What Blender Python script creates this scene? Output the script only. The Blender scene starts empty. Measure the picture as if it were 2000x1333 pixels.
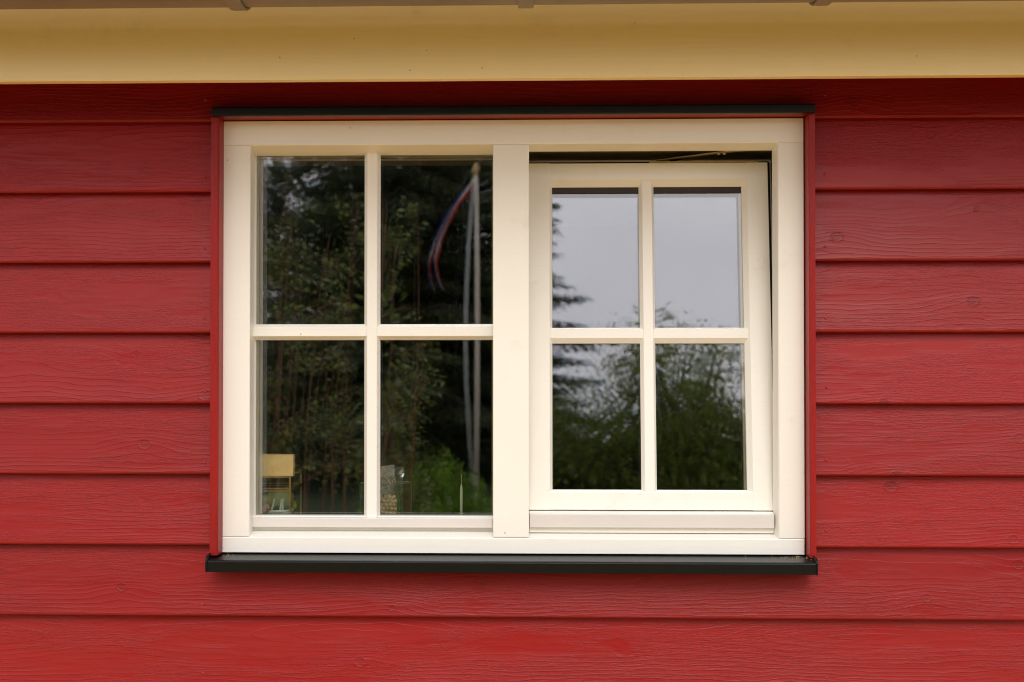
import bpy, bmesh, math, random
import numpy as np
from mathutils import Vector, Matrix, Euler

R = math.radians
sc = bpy.context.scene
col = sc.collection

# ------------------------------------------------------------------ camera
cam_d = bpy.data.cameras.new('camera')
cam = bpy.data.objects.new('camera', cam_d)
col.objects.link(cam)
cam.location = (0, -2.5, 1.7)
cam.rotation_euler = (R(90.7), 0, R(1.5))
cam_d.lens = 39.6
cam_d.sensor_width = 36
cam_d.shift_y = 0.0133
cam_d.clip_start = 0.05
cam_d.clip_end = 600
cam_d.dof.use_dof = True
cam_d.dof.focus_distance = 2.52
cam_d.dof.aperture_fstop = 4.0
sc.camera = cam

# ------------------------------------------------------------------ sky and sun (overcast)
SUN_EL, SUN_AZ = 43, 174          # azimuth measured from north (+Y, behind the house) clockwise
world = bpy.data.worlds.new('World')
sc.world = world
world.use_nodes = True
wn, wl = world.node_tree.nodes, world.node_tree.links
wn.clear()
w_out = wn.new('ShaderNodeOutputWorld')
w_bg = wn.new('ShaderNodeBackground')
w_sky = wn.new('ShaderNodeTexSky')
w_sky.sky_type = 'NISHITA'
w_sky.sun_disc = False
w_sky.sun_elevation = R(SUN_EL)
w_sky.sun_rotation = R(SUN_AZ)
w_sky.dust_density = 2.0
w_tc = wn.new('ShaderNodeTexCoord')
w_map = wn.new('ShaderNodeMapping'); w_map.inputs['Scale'].default_value = (1.0, 1.0, 2.2)
w_n = wn.new('ShaderNodeTexNoise'); w_n.inputs['Scale'].default_value = 2.6; w_n.inputs['Detail'].default_value = 6
w_r = wn.new('ShaderNodeValToRGB')
w_r.color_ramp.elements[0].position = .28; w_r.color_ramp.elements[0].color = (.55, .55, .55, 1)
w_r.color_ramp.elements[1].position = .48; w_r.color_ramp.elements[1].color = (1, 1, 1, 1)
w_n2 = wn.new('ShaderNodeTexNoise'); w_n2.inputs['Scale'].default_value = 1.7; w_n2.inputs['Detail'].default_value = 5
w_r2 = wn.new('ShaderNodeValToRGB')
w_r2.color_ramp.elements[0].position = .3; w_r2.color_ramp.elements[0].color = (7.2, 7.0, 7.5, 1)
w_r2.color_ramp.elements[1].position = .7; w_r2.color_ramp.elements[1].color = (11.3, 10.8, 11.0, 1)
w_mix = wn.new('ShaderNodeMix'); w_mix.data_type = 'RGBA'
wl.new(w_tc.outputs['Generated'], w_map.inputs['Vector'])
wl.new(w_map.outputs[0], w_n.inputs['Vector'])
wl.new(w_map.outputs[0], w_n2.inputs['Vector'])
wl.new(w_n.outputs['Fac'], w_r.inputs['Fac'])
wl.new(w_n2.outputs['Fac'], w_r2.inputs['Fac'])
wl.new(w_r.outputs['Color'], w_mix.inputs['Factor'])
wl.new(w_sky.outputs['Color'], w_mix.inputs['A'])
wl.new(w_r2.outputs['Color'], w_mix.inputs['B'])
wl.new(w_mix.outputs['Result'], w_bg.inputs['Color'])
w_bg.inputs['Strength'].default_value = 0.117
wl.new(w_bg.outputs[0], w_out.inputs['Surface'])

sun_d = bpy.data.lights.new('sun', 'SUN')
sun_d.energy = 1.08
sun_d.angle = R(28)
sun_d.color = (1.0, .985, .96)
sun = bpy.data.objects.new('sun', sun_d)
col.objects.link(sun)
sa, se = R(SUN_AZ), R(SUN_EL)
to_sun = Vector((math.sin(sa) * math.cos(se), math.cos(sa) * math.cos(se), math.sin(se)))
sun.rotation_euler = to_sun.to_track_quat('Z', 'Y').to_euler()
sun.location = to_sun * 30

sc.view_settings.view_transform = 'Standard'
sc.view_settings.look = 'None'
sc.view_settings.gamma = 1
sc.view_settings.use_curve_mapping = False
sc.view_settings.exposure = 0.60
sc.cycles.use_denoising = True
sc.cycles.filter_width = 1.05
sc.cycles.max_bounces = 10
sc.cycles.diffuse_bounces = 5
sc.cycles.transparent_max_bounces = 16
sc.cycles.sample_clamp_indirect = 8

# ------------------------------------------------------------------ material helpers
class NT:
    def __init__(self, name):
        self.m = bpy.data.materials.new(name)
        self.m.use_nodes = True
        self.n = self.m.node_tree.nodes
        self.l = self.m.node_tree.links
        self.b = self.n.get('Principled BSDF')
        self.o = self.n.get('Material Output')

    def new(self, t, **kw):
        x = self.n.new(t)
        for k, v in kw.items():
            setattr(x, k, v)
        return x

    def put(self, sock, v):
        if hasattr(v, 'is_output'):
            self.l.new(v, sock)
        else:
            sock.default_value = v

    def math(self, op, a, b=0.0, c=None, clamp=False):
        x = self.new('ShaderNodeMath', operation=op, use_clamp=clamp)
        self.put(x.inputs[0], a)
        self.put(x.inputs[1], b)
        if c is not None:
            self.put(x.inputs[2], c)
        return x.outputs[0]

    def coords(self, which='Object'):
        return self.new('ShaderNodeTexCoord').outputs[which]

    def scale(self, v, s, loc=None):
        x = self.new('ShaderNodeMapping')
        self.l.new(v, x.inputs['Vector'])
        x.inputs['Scale'].default_value = s
        if loc is not None:
            self.put(x.inputs['Location'], loc)
        return x.outputs[0]

    def noise(self, v, s, detail=3, rough=.5, dist=0):
        x = self.new('ShaderNodeTexNoise')
        self.l.new(v, x.inputs['Vector'])
        x.inputs['Scale'].default_value = s
        x.inputs['Detail'].default_value = detail
        x.inputs['Roughness'].default_value = rough
        x.inputs['Distortion'].default_value = dist
        return x.outputs['Fac']

    def rng(self, v, a, b, c, d, smooth=False):
        x = self.new('ShaderNodeMapRange')
        if smooth:
            x.interpolation_type = 'SMOOTHSTEP'
        self.put(x.inputs[0], v)
        for i, k in enumerate((a, b, c, d)):
            x.inputs[1 + i].default_value = k
        return x.outputs[0]

    def mix(self, f, a, b):
        x = self.new('ShaderNodeMix', data_type='RGBA')
        self.put(x.inputs['Factor'], f)
        self.put(x.inputs['A'], a if hasattr(a, 'is_output') else (*a, 1))
        self.put(x.inputs['B'], b if hasattr(b, 'is_output') else (*b, 1))
        return x.outputs['Result']

    def bump(self, h, dist, strength=1.0, normal=None):
        x = self.new('ShaderNodeBump')
        x.inputs['Strength'].default_value = strength
        x.inputs['Distance'].default_value = dist
        self.l.new(h, x.inputs['Height'])
        if normal is not None:
            self.l.new(normal, x.inputs['Normal'])
        return x.outputs[0]


def simple(name, colr, rough=.5, metal=0.0, var=.12, nscale=30, bump=0.0, bscale=200, spec=.5):
    t = NT(name)
    v = t.coords()
    n = t.noise(v, nscale, 4)
    dark = tuple(c * (1 - var) for c in colr)
    lite = tuple(min(1, c * (1 + var)) for c in colr)
    t.put(t.b.inputs['Base Color'], t.mix(n, dark, lite))
    t.b.inputs['Roughness'].default_value = rough
    t.b.inputs['Metallic'].default_value = metal
    t.b.inputs['Specular IOR Level'].default_value = spec
    if bump:
        t.put(t.b.inputs['Normal'], t.bump(t.noise(v, bscale, 3), bump))
    return t.m


def mat_red_wood(name, vertical=False, grain=1.0):
    """Sawn spruce under red paint: year rings cut by a flat saw, knots, saw fibres."""
    t = NT(name)
    v = t.coords()
    if vertical:
        sw = t.new('ShaderNodeSeparateXYZ'); t.l.new(v, sw.inputs[0])
        cw = t.new('ShaderNodeCombineXYZ')
        t.l.new(sw.outputs['Z'], cw.inputs['X']); t.l.new(sw.outputs['Y'], cw.inputs['Y']); t.l.new(sw.outputs['X'], cw.inputs['Z'])
        v = cw.outputs[0]
    rnd = t.new('ShaderNodeObjectInfo').outputs['Random']
    off = t.new('ShaderNodeCombineXYZ')
    t.put(off.inputs['X'], t.math('MULTIPLY', rnd, 61.0))
    t.put(off.inputs['Y'], t.math('MULTIPLY', rnd, 23.0))
    vo = t.new('ShaderNodeVectorMath', operation='ADD')
    t.l.new(v, vo.inputs[0]); t.l.new(off.outputs[0], vo.inputs[1])
    vo = vo.outputs[0]
    sep = t.new('ShaderNodeSeparateXYZ'); t.l.new(v, sep.inputs[0])
    z = sep.outputs['Z']
    # knots: 2-D cells on the board face, some of them with a knot
    sv = t.new('ShaderNodeSeparateXYZ'); t.l.new(vo, sv.inputs[0])
    kc = t.new('ShaderNodeCombineXYZ')
    t.put(kc.inputs['X'], t.math('MULTIPLY', sv.outputs['X'], 3.7))
    t.put(kc.inputs['Y'], t.math('MULTIPLY_ADD', sv.outputs['Z'], 3.7, t.math('MULTIPLY', rnd, 47.0)))
    vor = t.new('ShaderNodeTexVoronoi'); vor.feature = 'F1'; vor.voronoi_dimensions = '2D'
    t.l.new(kc.outputs[0], vor.inputs['Vector']); vor.inputs['Scale'].default_value = 1.0; vor.inputs['Randomness'].default_value = .95
    vsep = t.new('ShaderNodeSeparateColor'); t.l.new(vor.outputs['Color'], vsep.inputs[0])
    has = t.math('GREATER_THAN', vsep.outputs[0], .30)
    dv = t.new('ShaderNodeVectorMath', operation='SUBTRACT')
    t.l.new(kc.outputs[0], dv.inputs[0]); t.l.new(vor.outputs['Position'], dv.inputs[1])
    ds = t.new('ShaderNodeSeparateXYZ'); t.l.new(dv.outputs[0], ds.inputs[0])
    kx, kz = ds.outputs['X'], ds.outputs['Y']
    wob = t.math('MULTIPLY_ADD', t.noise(vo, 60, 2), .030, -.015)
    ksz = t.math('MULTIPLY_ADD', vsep.outputs[1], .022, .020)
    kd = t.math('SQRT', t.math('ADD', t.math('MULTIPLY', kx, t.math('MULTIPLY', kx, .6)), t.math('MULTIPLY', kz, kz)))
    kn = t.math('DIVIDE', t.math('ADD', kd, wob), ksz)
    core = t.math('MULTIPLY', t.rng(kn, .55, 1.0, 1, 0, True), has)
    rim = t.math('MULTIPLY', t.math('MULTIPLY', t.rng(kn, .75, 1.0, 0, 1, True), t.rng(kn, 1.0, 1.45, 1, 0, True)), has)
    ax = t.math('DIVIDE', kx, .30); az = t.math('DIVIDE', kz, .115)
    gq = t.math('ADD', t.math('MULTIPLY', ax, ax), t.math('MULTIPLY', az, az))
    bend = t.math('MULTIPLY', t.math('POWER', 2.718, t.math('MULTIPLY', gq, -1.0)), has)
    # distance from the pith -> rings, sawn through lengthwise
    low = t.noise(t.scale(vo, (.9, 0, 2.0)), 1.6, 2, .45)
    wav = t.noise(t.scale(vo, (3.6, 0, 12)), 1.0, 3, .6)
    jit = t.noise(t.scale(vo, (24, 0, 60)), 1.0, 2, .6)
    zc = t.math('MULTIPLY_ADD', rnd, .06, .085)
    dz = t.math('SUBTRACT', z, zc)
    dz = t.math('ADD', dz, t.math('MULTIPLY_ADD', wav, .034, -.017))
    d0 = t.math('MULTIPLY_ADD', low, .105, -.028)
    rr = t.math('SQRT', t.math('ADD', t.math('MULTIPLY', dz, dz), t.math('MULTIPLY', d0, d0)))
    rr = t.math('ADD', rr, t.math('MULTIPLY', bend, .017))
    rr = t.math('ADD', rr, t.math('MULTIPLY', jit, .0011))
    ring = t.math('FRACT', t.math('MULTIPLY', rr, 112.0))
    late = t.math('MULTIPLY', t.math('POWER', ring, 2.6), t.rng(ring, .93, 1.0, 1, 0, True))
    vis = t.rng(t.math('ADD', t.noise(t.scale(vo, (1.3, 0, 7)), 1.2, 3), t.math('MULTIPLY_ADD', t.math('FRACT', t.math('MULTIPLY', rnd, 13.7)), .22, -.13)), .38, .56, .06, 1.0, True)
    low_side = t.rng(z, .02, .11, 1.0, .45, True)
    vis = t.math('MAXIMUM', t.math('MULTIPLY', vis, low_side), t.math('MULTIPLY', bend, .8))
    late = t.math('MULTIPLY', late, vis)
    fib = t.noise(t.scale(vo, (22, 60, 560)), 1.0, 3, .6)
    fib2 = t.noise(t.scale(vo, (150, 200, 420)), 1.0, 2, .6)
    smooth_patch = t.rng(t.noise(t.scale(vo, (2.0, 0, 11)), 1.0, 3, .6), .46, .60, 1.0, .10, True)
    patch = t.rng(t.noise(t.scale(vo, (7, 0, 16)), 1.0, 3, .55), .58, .70, 0, 1.0, True)
    smooth_patch = t.math('MULTIPLY', smooth_patch, t.math('SUBTRACT', 1.0, patch))
    fibm = t.math('MULTIPLY', t.math('ADD', fib, fib2), smooth_patch)
    h = t.math('ADD', t.math('MULTIPLY', late, .70 * grain), t.math('MULTIPLY', fibm, .62 * grain))
    h = t.math('ADD', h, t.math('MULTIPLY', rim, .32 * grain))
    h = t.math('SUBTRACT', h, t.math('MULTIPLY', core, .22))
    t.put(t.b.inputs['Normal'], t.bump(h, .0010, 1.0))
    # colour: brush coats, darker in the open grain
    brush = t.noise(t.scale(vo, (3, 3, 26)), 1.0, 4, .6)
    blot = t.noise(t.scale(vo, (1.6, 2, 5)), 1.0, 3, .5)
    c1 = t.mix(brush, (.225, .0068, .0056), (.290, .0120, .0098))
    c2 = t.mix(t.rng(blot, .35, .7, 0, .55, True), c1, (.285, .0065, .0055))
    fd = t.rng(t.math('MULTIPLY_ADD', fib2, .5, t.math('MULTIPLY', fib, .5)), .36, .56, .75, 0.0, True)
    c3 = t.mix(t.math('MULTIPLY', fd, smooth_patch), c2, (.165, .0070, .0065))
    c4 = t.mix(t.math('MULTIPLY', t.math('MULTIPLY', t.rng(ring, .80, .97, 0, 1, True), vis), .58), c3, (.190, .0065, .006))
    c5 = t.mix(t.math('MULTIPLY', rim, .50), c4, (.120, .005, .005))
    c5 = t.mix(t.math('MULTIPLY', core, t.math('MULTIPLY', t.noise(vo, 160, 2), 1.1)), c5, (.110, .006, .005))
    c5 = t.mix(t.math('MULTIPLY', t.math('MULTIPLY', bend, t.rng(wav, .35, .55, 0, 1)), .7), c5, (.250, .0050, .0042))
    c5 = t.mix(t.math('MULTIPLY', patch, .55), c5, (.250, .0050, .0040))
    shade = t.new('ShaderNodeHueSaturation')
    t.put(shade.inputs['Value'], t.math('MULTIPLY_ADD', t.math('FRACT', t.math('MULTIPLY', rnd, 7.31)), .16, .93))
    t.l.new(c5, shade.inputs['Color'])
    c5 = shade.outputs[0]
    t.put(t.b.inputs['Base Color'], c5)
    t.put(t.b.inputs['Roughness'], t.rng(brush, .3, .7, .33, .46))
    t.b.inputs['Specular IOR Level'].default_value = .30
    return t.m


def mat_cream(name, colr, rough=.34):
    t = NT(name)
    v = t.coords('Object')
    geo = t.new('ShaderNodeNewGeometry').outputs['Position']
    n = t.noise(t.scale(geo, (6, 6, 1.5)), 3, 4, .6)
    dirt = t.rng(t.noise(geo, 9, 5, .65), .58, .80, 0, .22, True)
    c = t.mix(n, tuple(x * .975 for x in colr), tuple(min(1, x * 1.02) for x in colr))
    c = t.mix(dirt, c, (.50, .41, .27))
    speck = t.new('ShaderNodeTexVoronoi'); t.l.new(geo, speck.inputs['Vector']); speck.inputs['Scale'].default_value = 26
    sepc = t.new('ShaderNodeSeparateColor'); t.l.new(speck.outputs['Color'], sepc.inputs[0])
    sp = t.math('MULTIPLY', t.math('LESS_THAN', speck.outputs['Distance'], .045), t.math('GREATER_THAN', sepc.outputs[0], .80))
    c = t.mix(t.math('MULTIPLY', sp, .55), c, (.13, .10, .06))
    t.put(t.b.inputs['Base Color'], c)
    t.b.inputs['Roughness'].default_value = rough
    orange = t.noise(t.scale(geo, (60, 60, 60)), 3.0, 2)
    brush = t.noise(t.scale(geo, (5, 40, 160)), 1.0, 3)
    t.put(t.b.inputs['Normal'], t.bump(t.math('ADD', t.math('MULTIPLY', orange, .4), brush), .00028, 1.0))
    return t.m


def mat_glass(name, refl, tint):
    t = NT(name)
    t.n.remove(t.b)
    tr = t.new('ShaderNodeBsdfTransparent'); tr.inputs['Color'].default_value = (.98, .985, .96, 1)
    gl = t.new('ShaderNodeBsdfGlossy'); gl.inputs['Roughness'].default_value = 0.0; gl.inputs['Color'].default_value = (*tint, 1)
    geo = t.new('ShaderNodeNewGeometry')
    dp = t.new('ShaderNodeVectorMath', operation='DOT_PRODUCT')
    t.l.new(geo.outputs['Normal'], dp.inputs[0]); t.l.new(geo.outputs['Incoming'], dp.inputs[1])
    c = t.math('SUBTRACT', 1.0, t.math('ABSOLUTE', dp.outputs['Value']), clamp=True)
    f = t.math('MULTIPLY_ADD', t.math('POWER', c, 5.0), 1 - refl, refl, clamp=True)   # Schlick, same from both sides
    mx = t.new('ShaderNodeMixShader')
    t.put(mx.inputs[0], f); t.l.new(tr.outputs[0], mx.inputs[1]); t.l.new(gl.outputs[0], mx.inputs[2])
    t.l.new(mx.outputs[0], t.o.inputs['Surface'])
    return t.m


def mat_leaf(name, dark, lite, rough=.45, trans=.25):
    t = NT(name)
    geo = t.new('ShaderNodeNewGeometry')
    isl = geo.outputs['Random Per Island']
    c = t.mix(t.math('POWER', isl, 2.2), dark, lite)
    t.put(t.b.inputs['Base Color'], c)
    t.b.inputs['Roughness'].default_value = rough
    t.b.inputs['Specular IOR Level'].default_value = .25
    tl = t.new('ShaderNodeBsdfTranslucent'); t.l.new(c, tl.inputs['Color'])
    mx = t.new('ShaderNodeMixShader'); mx.inputs[0].default_value = trans
    t.l.new(t.b.outputs[0], mx.inputs[1]); t.l.new(tl.outputs[0], mx.inputs[2])
    t.l.new(mx.outputs[0], t.o.inputs['Surface'])
    return t.m


def mat_bark(name, a, b):
    t = NT(name)
    v = t.coords()
    n = t.noise(t.scale(v, (14, 14, 3)), 2, 5, .65)
    t.put(t.b.inputs['Base Color'], t.mix(n, a, b))
    t.b.inputs['Roughness'].default_value = .85
    t.put(t.b.inputs['Normal'], t.bump(n, .01))
    return t.m


def mat_ground(name, cols, scales, bump):
    t = NT(name)
    v = t.coords()
    a = t.noise(v, scales[0], 5, .6)
    b = t.noise(v, scales[1], 4, .6)
    c = t.mix(t.rng(a, .35, .65, 0, 1), cols[0], cols[1])
    c = t.mix(t.rng(b, .45, .7, 0, .6), c, cols[2])
    t.put(t.b.inputs['Base Color'], c)
    t.b.inputs['Roughness'].default_value = .9
    t.put(t.b.inputs['Normal'], t.bump(b, bump))
    return t.m


def mat_paving(name):
    t = NT(name)
    v = t.coords()
    br = t.new('ShaderNodeTexBrick')
    t.l.new(v, br.inputs['Vector'])
    br.inputs['Scale'].default_value = 2.2
    br.inputs['Color1'].default_value = (.60, .385, .115, 1)
    br.inputs['Color2'].default_value = (.52, .325, .092, 1)
    br.inputs['Mortar'].default_value = (.22, .14, .06, 1)
    br.inputs['Mortar Size'].default_value = .015
    n = t.noise(v, 8, 5)
    t.put(t.b.inputs['Base Color'], t.mix(t.rng(n, .3, .7, 0, .5), br.outputs['Color'], (.50, .315, .095)))
    t.b.inputs['Roughness'].default_value = .85
    t.put(t.b.inputs['Normal'], t.bump(br.outputs['Fac'], -.004))
    return t.m


def mat_pale_wood(name):
    t = NT(name)
    v = t.coords()
    n = t.noise(t.scale(v, (5, 40, 150)), 1, 4, .6)
    w = t.noise(t.scale(v, (2, 10, 30)), 1, 2)
    c = t.mix(n, (.80, .55, .21), (.95, .72, .35))
    t.put(t.b.inputs['Base Color'], t.mix(t.rng(w, .4, .7, 0, .5), c, (.86, .58, .22)))
    t.b.inputs['Roughness'].default_value = .55
    t.put(t.b.inputs['Normal'], t.bump(n, .0006))
    return t.m


M = {}
M['red'] = mat_red_wood('red painted sawn boards')
M['red_trim'] = mat_red_wood('red painted planed trim', vertical=True, grain=.28)
M['red_sawn_trim'] = mat_red_wood('red painted sawn trim', vertical=False, grain=.6)
M['nail'] = simple('red painted nail', (.27, .013, .012), .4)
M['cream'] = mat_cream('cream gloss paint', (.84, .815, .73))
M['fascia'] = mat_cream('cream fascia paint', (.93, .77, .40), .42)
M['alu'] = simple('grey white aluminium', (.66, .62, .57), .42, .0, .04, 12)
M['black'] = simple('black coated metal', (.0042, .0046, .0042), .30, .0, .25, 30, .0003, 900, .26)
M['gasket'] = simple('black rubber', (.006, .006, .006), .7)
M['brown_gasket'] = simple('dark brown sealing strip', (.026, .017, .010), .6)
M['spacer'] = simple('olive spacer bar', (.21, .20, .13), .45, .3)
M['zinc'] = simple('weathered zinc', (.27, .235, .19), .5, .2, .22, 9)
M['steel'] = simple('bronze coloured steel', (.48, .37, .22), .4, .6, .2, 60)
M['glass_out'] = mat_glass('outer window glass', .175, (1.0, .98, .96))
M['glass_in'] = mat_glass('inner coated window glass', .175, (.74, .84, 1.0))
M['glass_thin'] = mat_glass('thin clear glass', .05, (1, 1, 1))
M['glass_edge'] = simple('green glass edge', (.035, .075, .045), .15)
M['brass'] = simple('brass', (.62, .44, .16), .3, .9, .1, 40)
M['pale_wood'] = mat_pale_wood('pale pine')
M['roof'] = simple('dark roof tile', (.05, .045, .04), .7, 0, .2, 8)
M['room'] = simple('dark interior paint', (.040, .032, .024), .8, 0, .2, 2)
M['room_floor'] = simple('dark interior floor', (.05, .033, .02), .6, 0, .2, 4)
M['lining'] = simple('brown inner lining', (.20, .15, .07), .7)
M['winboard'] = simple('painted inner sill', (.42, .36, .27), .4, 0, .05, 10)
M['lawn'] = mat_ground('lawn', ((.022, .040, .010), (.038, .060, .014), (.052, .060, .018)), (.6, 14), .03)
M['paving'] = mat_paving('sand coloured clay pavers')
M['bark'] = mat_bark('grey brown bark', (.05, .038, .028), (.13, .10, .075))
M['stem'] = mat_bark('reddish young stems', (.14, .075, .042), (.28, .17, .10))
M['leaf_shrub'] = mat_leaf('round olive leaves', (.045, .075, .014), (.31, .37, .11), .5, .3)
M['leaf_tree'] = mat_leaf('mid green leaves', (.095, .130, .020), (.30, .36, .065), .55, .45)
M['leaf_bright'] = mat_leaf('fresh green leaves', (.11, .22, .014), (.26, .42, .035), .5, .35)
M['needle'] = mat_leaf('dark needles', (.036, .050, .019), (.150, .180, .072), .6, .25)
M['leaf_hedge'] = mat_leaf('dark hedge leaves', (.026, .040, .012), (.110, .140, .040), .55, .25)
M['hedge_core'] = simple('dark hedge interior', (.008, .012, .005), .9)
M['white_pole'] = simple('white lacquered pole', (.74, .69, .60), .35, 0, .05, 4)
M['gold'] = simple('ochre finial', (.52, .36, .13), .4)
M['flag_red'] = simple('red pennant cloth', (.60, .028, .035), .8)
M['flag_white'] = simple('white pennant cloth', (.74, .72, .70), .8)
M['flag_blue'] = simple('blue pennant cloth', (.035, .085, .30), .8)

# ------------------------------------------------------------------ mesh helpers
def finish(name, bm, mat, parent=None, smooth=False, loc=None):
    me = bpy.data.meshes.new(name)
    bmesh.ops.recalc_face_normals(bm, faces=bm.faces[:])
    bm.to_mesh(me)
    bm.free()
    for m in (mat if isinstance(mat, (list, tuple)) else [mat]):
        me.materials.append(M[m] if isinstance(m, str) else m)
    if smooth:
        for p in me.polygons:
            p.use_smooth = True
    o = bpy.data.objects.new(name, me)
    col.objects.link(o)
    if parent is not None:
        o.parent = parent
    if loc is not None:
        o.location = loc
    return o


def tag(o, label=None, cat=None, group=None, kind=None):
    if label: o['label'] = label
    if cat: o['category'] = cat
    if group: o['group'] = group
    if kind: o['kind'] = kind
    return o


def thing(name, label, cat, loc=(0, 0, 0), group=None):
    o = bpy.data.objects.new(name, None)
    o.empty_display_size = .1
    o.location = loc
    col.objects.link(o)
    return tag(o, label, cat, group)


def add_box(bm, x0, x1, y0, y1, z0, z1, bev=0.0, seg=2):
    r = bmesh.ops.create_cube(bm, size=1)
    vs = r['verts']
    for v in vs:
        v.co = Vector(((x0 + x1) / 2 + v.co.x * (x1 - x0), (y0 + y1) / 2 + v.co.y * (y1 - y0), (z0 + z1) / 2 + v.co.z * (z1 - z0)))
    if bev:
        es = list({e for v in vs for e in v.link_edges})
        bmesh.ops.bevel(bm, geom=es, offset=bev, segments=seg, affect='EDGES', profile=.5)


def box(name, x0, x1, y0, y1, z0, z1, mat, parent=None, bev=0.0, org=None):
    ox, oy, oz = org or ((x0 + x1) / 2, (y0 + y1) / 2, z0)
    bm = bmesh.new()
    add_box(bm, x0 - ox, x1 - ox, y0 - oy, y1 - oy, z0 - oz, z1 - oz, bev)
    return finish(name, bm, mat, parent, loc=(ox, oy, oz))


def add_prism(bm, pts, a0, a1, axis, bev=0.0, div=1):
    """pts: polygon. axis 'x': pts are (y,z); axis 'z': pts are (x,y)."""
    rings = []
    for k in range(div + 1):
        a = a0 + (a1 - a0) * k / div
        ring = [bm.verts.new((a, p[0], p[1]) if axis == 'x' else (p[0], p[1], a)) for p in pts]
        rings.append(ring)
    n = len(pts)
    fs = [bm.faces.new(rings[0]), bm.faces.new(rings[-1])]
    for r0, r1 in zip(rings, rings[1:]):
        for i in range(n):
            fs.append(bm.faces.new((r0[i], r0[(i + 1) % n], r1[(i + 1) % n], r1[i])))
    if bev:
        bmesh.ops.recalc_face_normals(bm, faces=bm.faces[:])
        es = [e for e in {e for f in fs for e in f.edges} if len(e.link_faces) == 2 and e.calc_face_angle(0) > .5]
        bmesh.ops.bevel(bm, geom=es, offset=bev, segments=2, affect='EDGES', profile=.5)


def prism(name, pts, a0, a1, axis, mat, parent=None, bev=0.0):
    bm = bmesh.new()
    add_prism(bm, pts, a0, a1, axis, bev)
    return finish(name, bm, mat, parent)


def add_tube(bm, pts, radii, seg=6, cap=True):
    rings = []
    pts = [Vector(p) for p in pts]
    for i, p in enumerate(pts):
        d = (pts[min(i + 1, len(pts) - 1)] - pts[max(i - 1, 0)])
        d = d.normalized() if d.length > 1e-9 else Vector((0, 0, 1))
        a = Vector((1, 0, 0)) if abs(d.x) < .8 else Vector((0, 1, 0))
        u = d.cross(a).normalized()
        w = d.cross(u)
        rings.append([bm.verts.new(p + (u * math.cos(2 * math.pi * k / seg) + w * math.sin(2 * math.pi * k / seg)) * radii[i]) for k in range(seg)])
    for r0, r1 in zip(rings, rings[1:]):
        for k in range(seg):
            bm.faces.new((r0[k], r0[(k + 1) % seg], r1[(k + 1) % seg], r1[k]))
    if cap:
        bm.faces.new(rings[0])
        bm.faces.new(rings[-1])


def add_lathe(bm, prof, cx=0, cy=0, seg=16):
    rings = []
    for r, z in prof:
        rings.append([bm.verts.new((cx + r * math.cos(2 * math.pi * k / seg), cy + r * math.sin(2 * math.pi * k / seg), z)) for k in range(seg)])
    for r0, r1 in zip(rings, rings[1:]):
        for k in range(seg):
            bm.faces.new((r0[k], r0[(k + 1) % seg], r1[(k + 1) % seg], r1[k]))
    bm.faces.new(rings[0]); bm.faces.new(rings[-1])


def pymesh(name, verts, faces, mat, parent=None, smooth=False, loc=None):
    me = bpy.data.meshes.new(name)
    me.from_pydata(verts, [], faces)
    for m in (mat if isinstance(mat, (list, tuple)) else [mat]):
        me.materials.append(M[m])
    if smooth:
        for p in me.polygons:
            p.use_smooth = True
    o = bpy.data.objects.new(name, me)
    col.objects.link(o)
    if parent is not None: o.parent = parent
    if loc is not None: o.location = loc
    return o

# ================================================================== THE GROUND
bm = bmesh.new()
N = 48
ring = [bm.verts.new((260 * math.cos(2 * math.pi * k / N), 260 * math.sin(2 * math.pi * k / N), 0)) for k in range(N)]
bm.faces.new(ring)
tag(finish('lawn', bm, 'lawn'), kind='structure')
tag(box('patio', -7.5, 7.5, -6.6, -.03, -.1, .012, 'paving'), kind='structure')  # unseen paving, added bright and warm to bounce light onto eaves and frame

# ================================================================== THE WALL
PITCH = .1563
Z0 = 2.2473                       # bottom edge of the board right under the eaves
X_L, X_R = -3.4, 3.6
TL0, TL1 = -.7265, -.7085         # left red trim, outside and inside
TR0, TR1 = .5790, .5930           # right red trim
wall = thing('clapboard_wall', 'red painted clapboard wall of overlapping sawn boards around the window', 'wall', (0, 0, 0))

def board_profile(h):
    f = .0050
    pts = [(-.003, .014), (-.0190, .0018), (-.027 + f, 0.0)]
    for a in (30, 60):
        pts.append((-.027 + f - f * math.sin(R(a)), f - f * math.cos(R(a))))
    pts += [(-.027, f), (-.0265 + .0225 * h / .17, h), (.006, h)]
    return pts

def nail(parent, x, dz, local0):
    bm = bmesh.new()
    y = -.0266 + .0225 * dz / .17
    bmesh.ops.create_uvsphere(bm, u_segments=10, v_segments=6, radius=.0036)
    for v in bm.verts:
        v.co.y *= .8
    return finish('nail', bm, 'nail', parent, True, (x - local0, y, dz))

rb = random.Random(4)
def board(x0, x1, i, h=.168, nails=()):
    z = Z0 - PITCH * i
    bm = bmesh.new()
    add_prism(bm, board_profile(h), 0, x1 - x0, 'x', div=1)
    o = finish('board', bm, 'red', wall, loc=(x0, 0, z))
    for nx, dz in nails:
        nail(o, nx, dz, x0)
    return o

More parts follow.
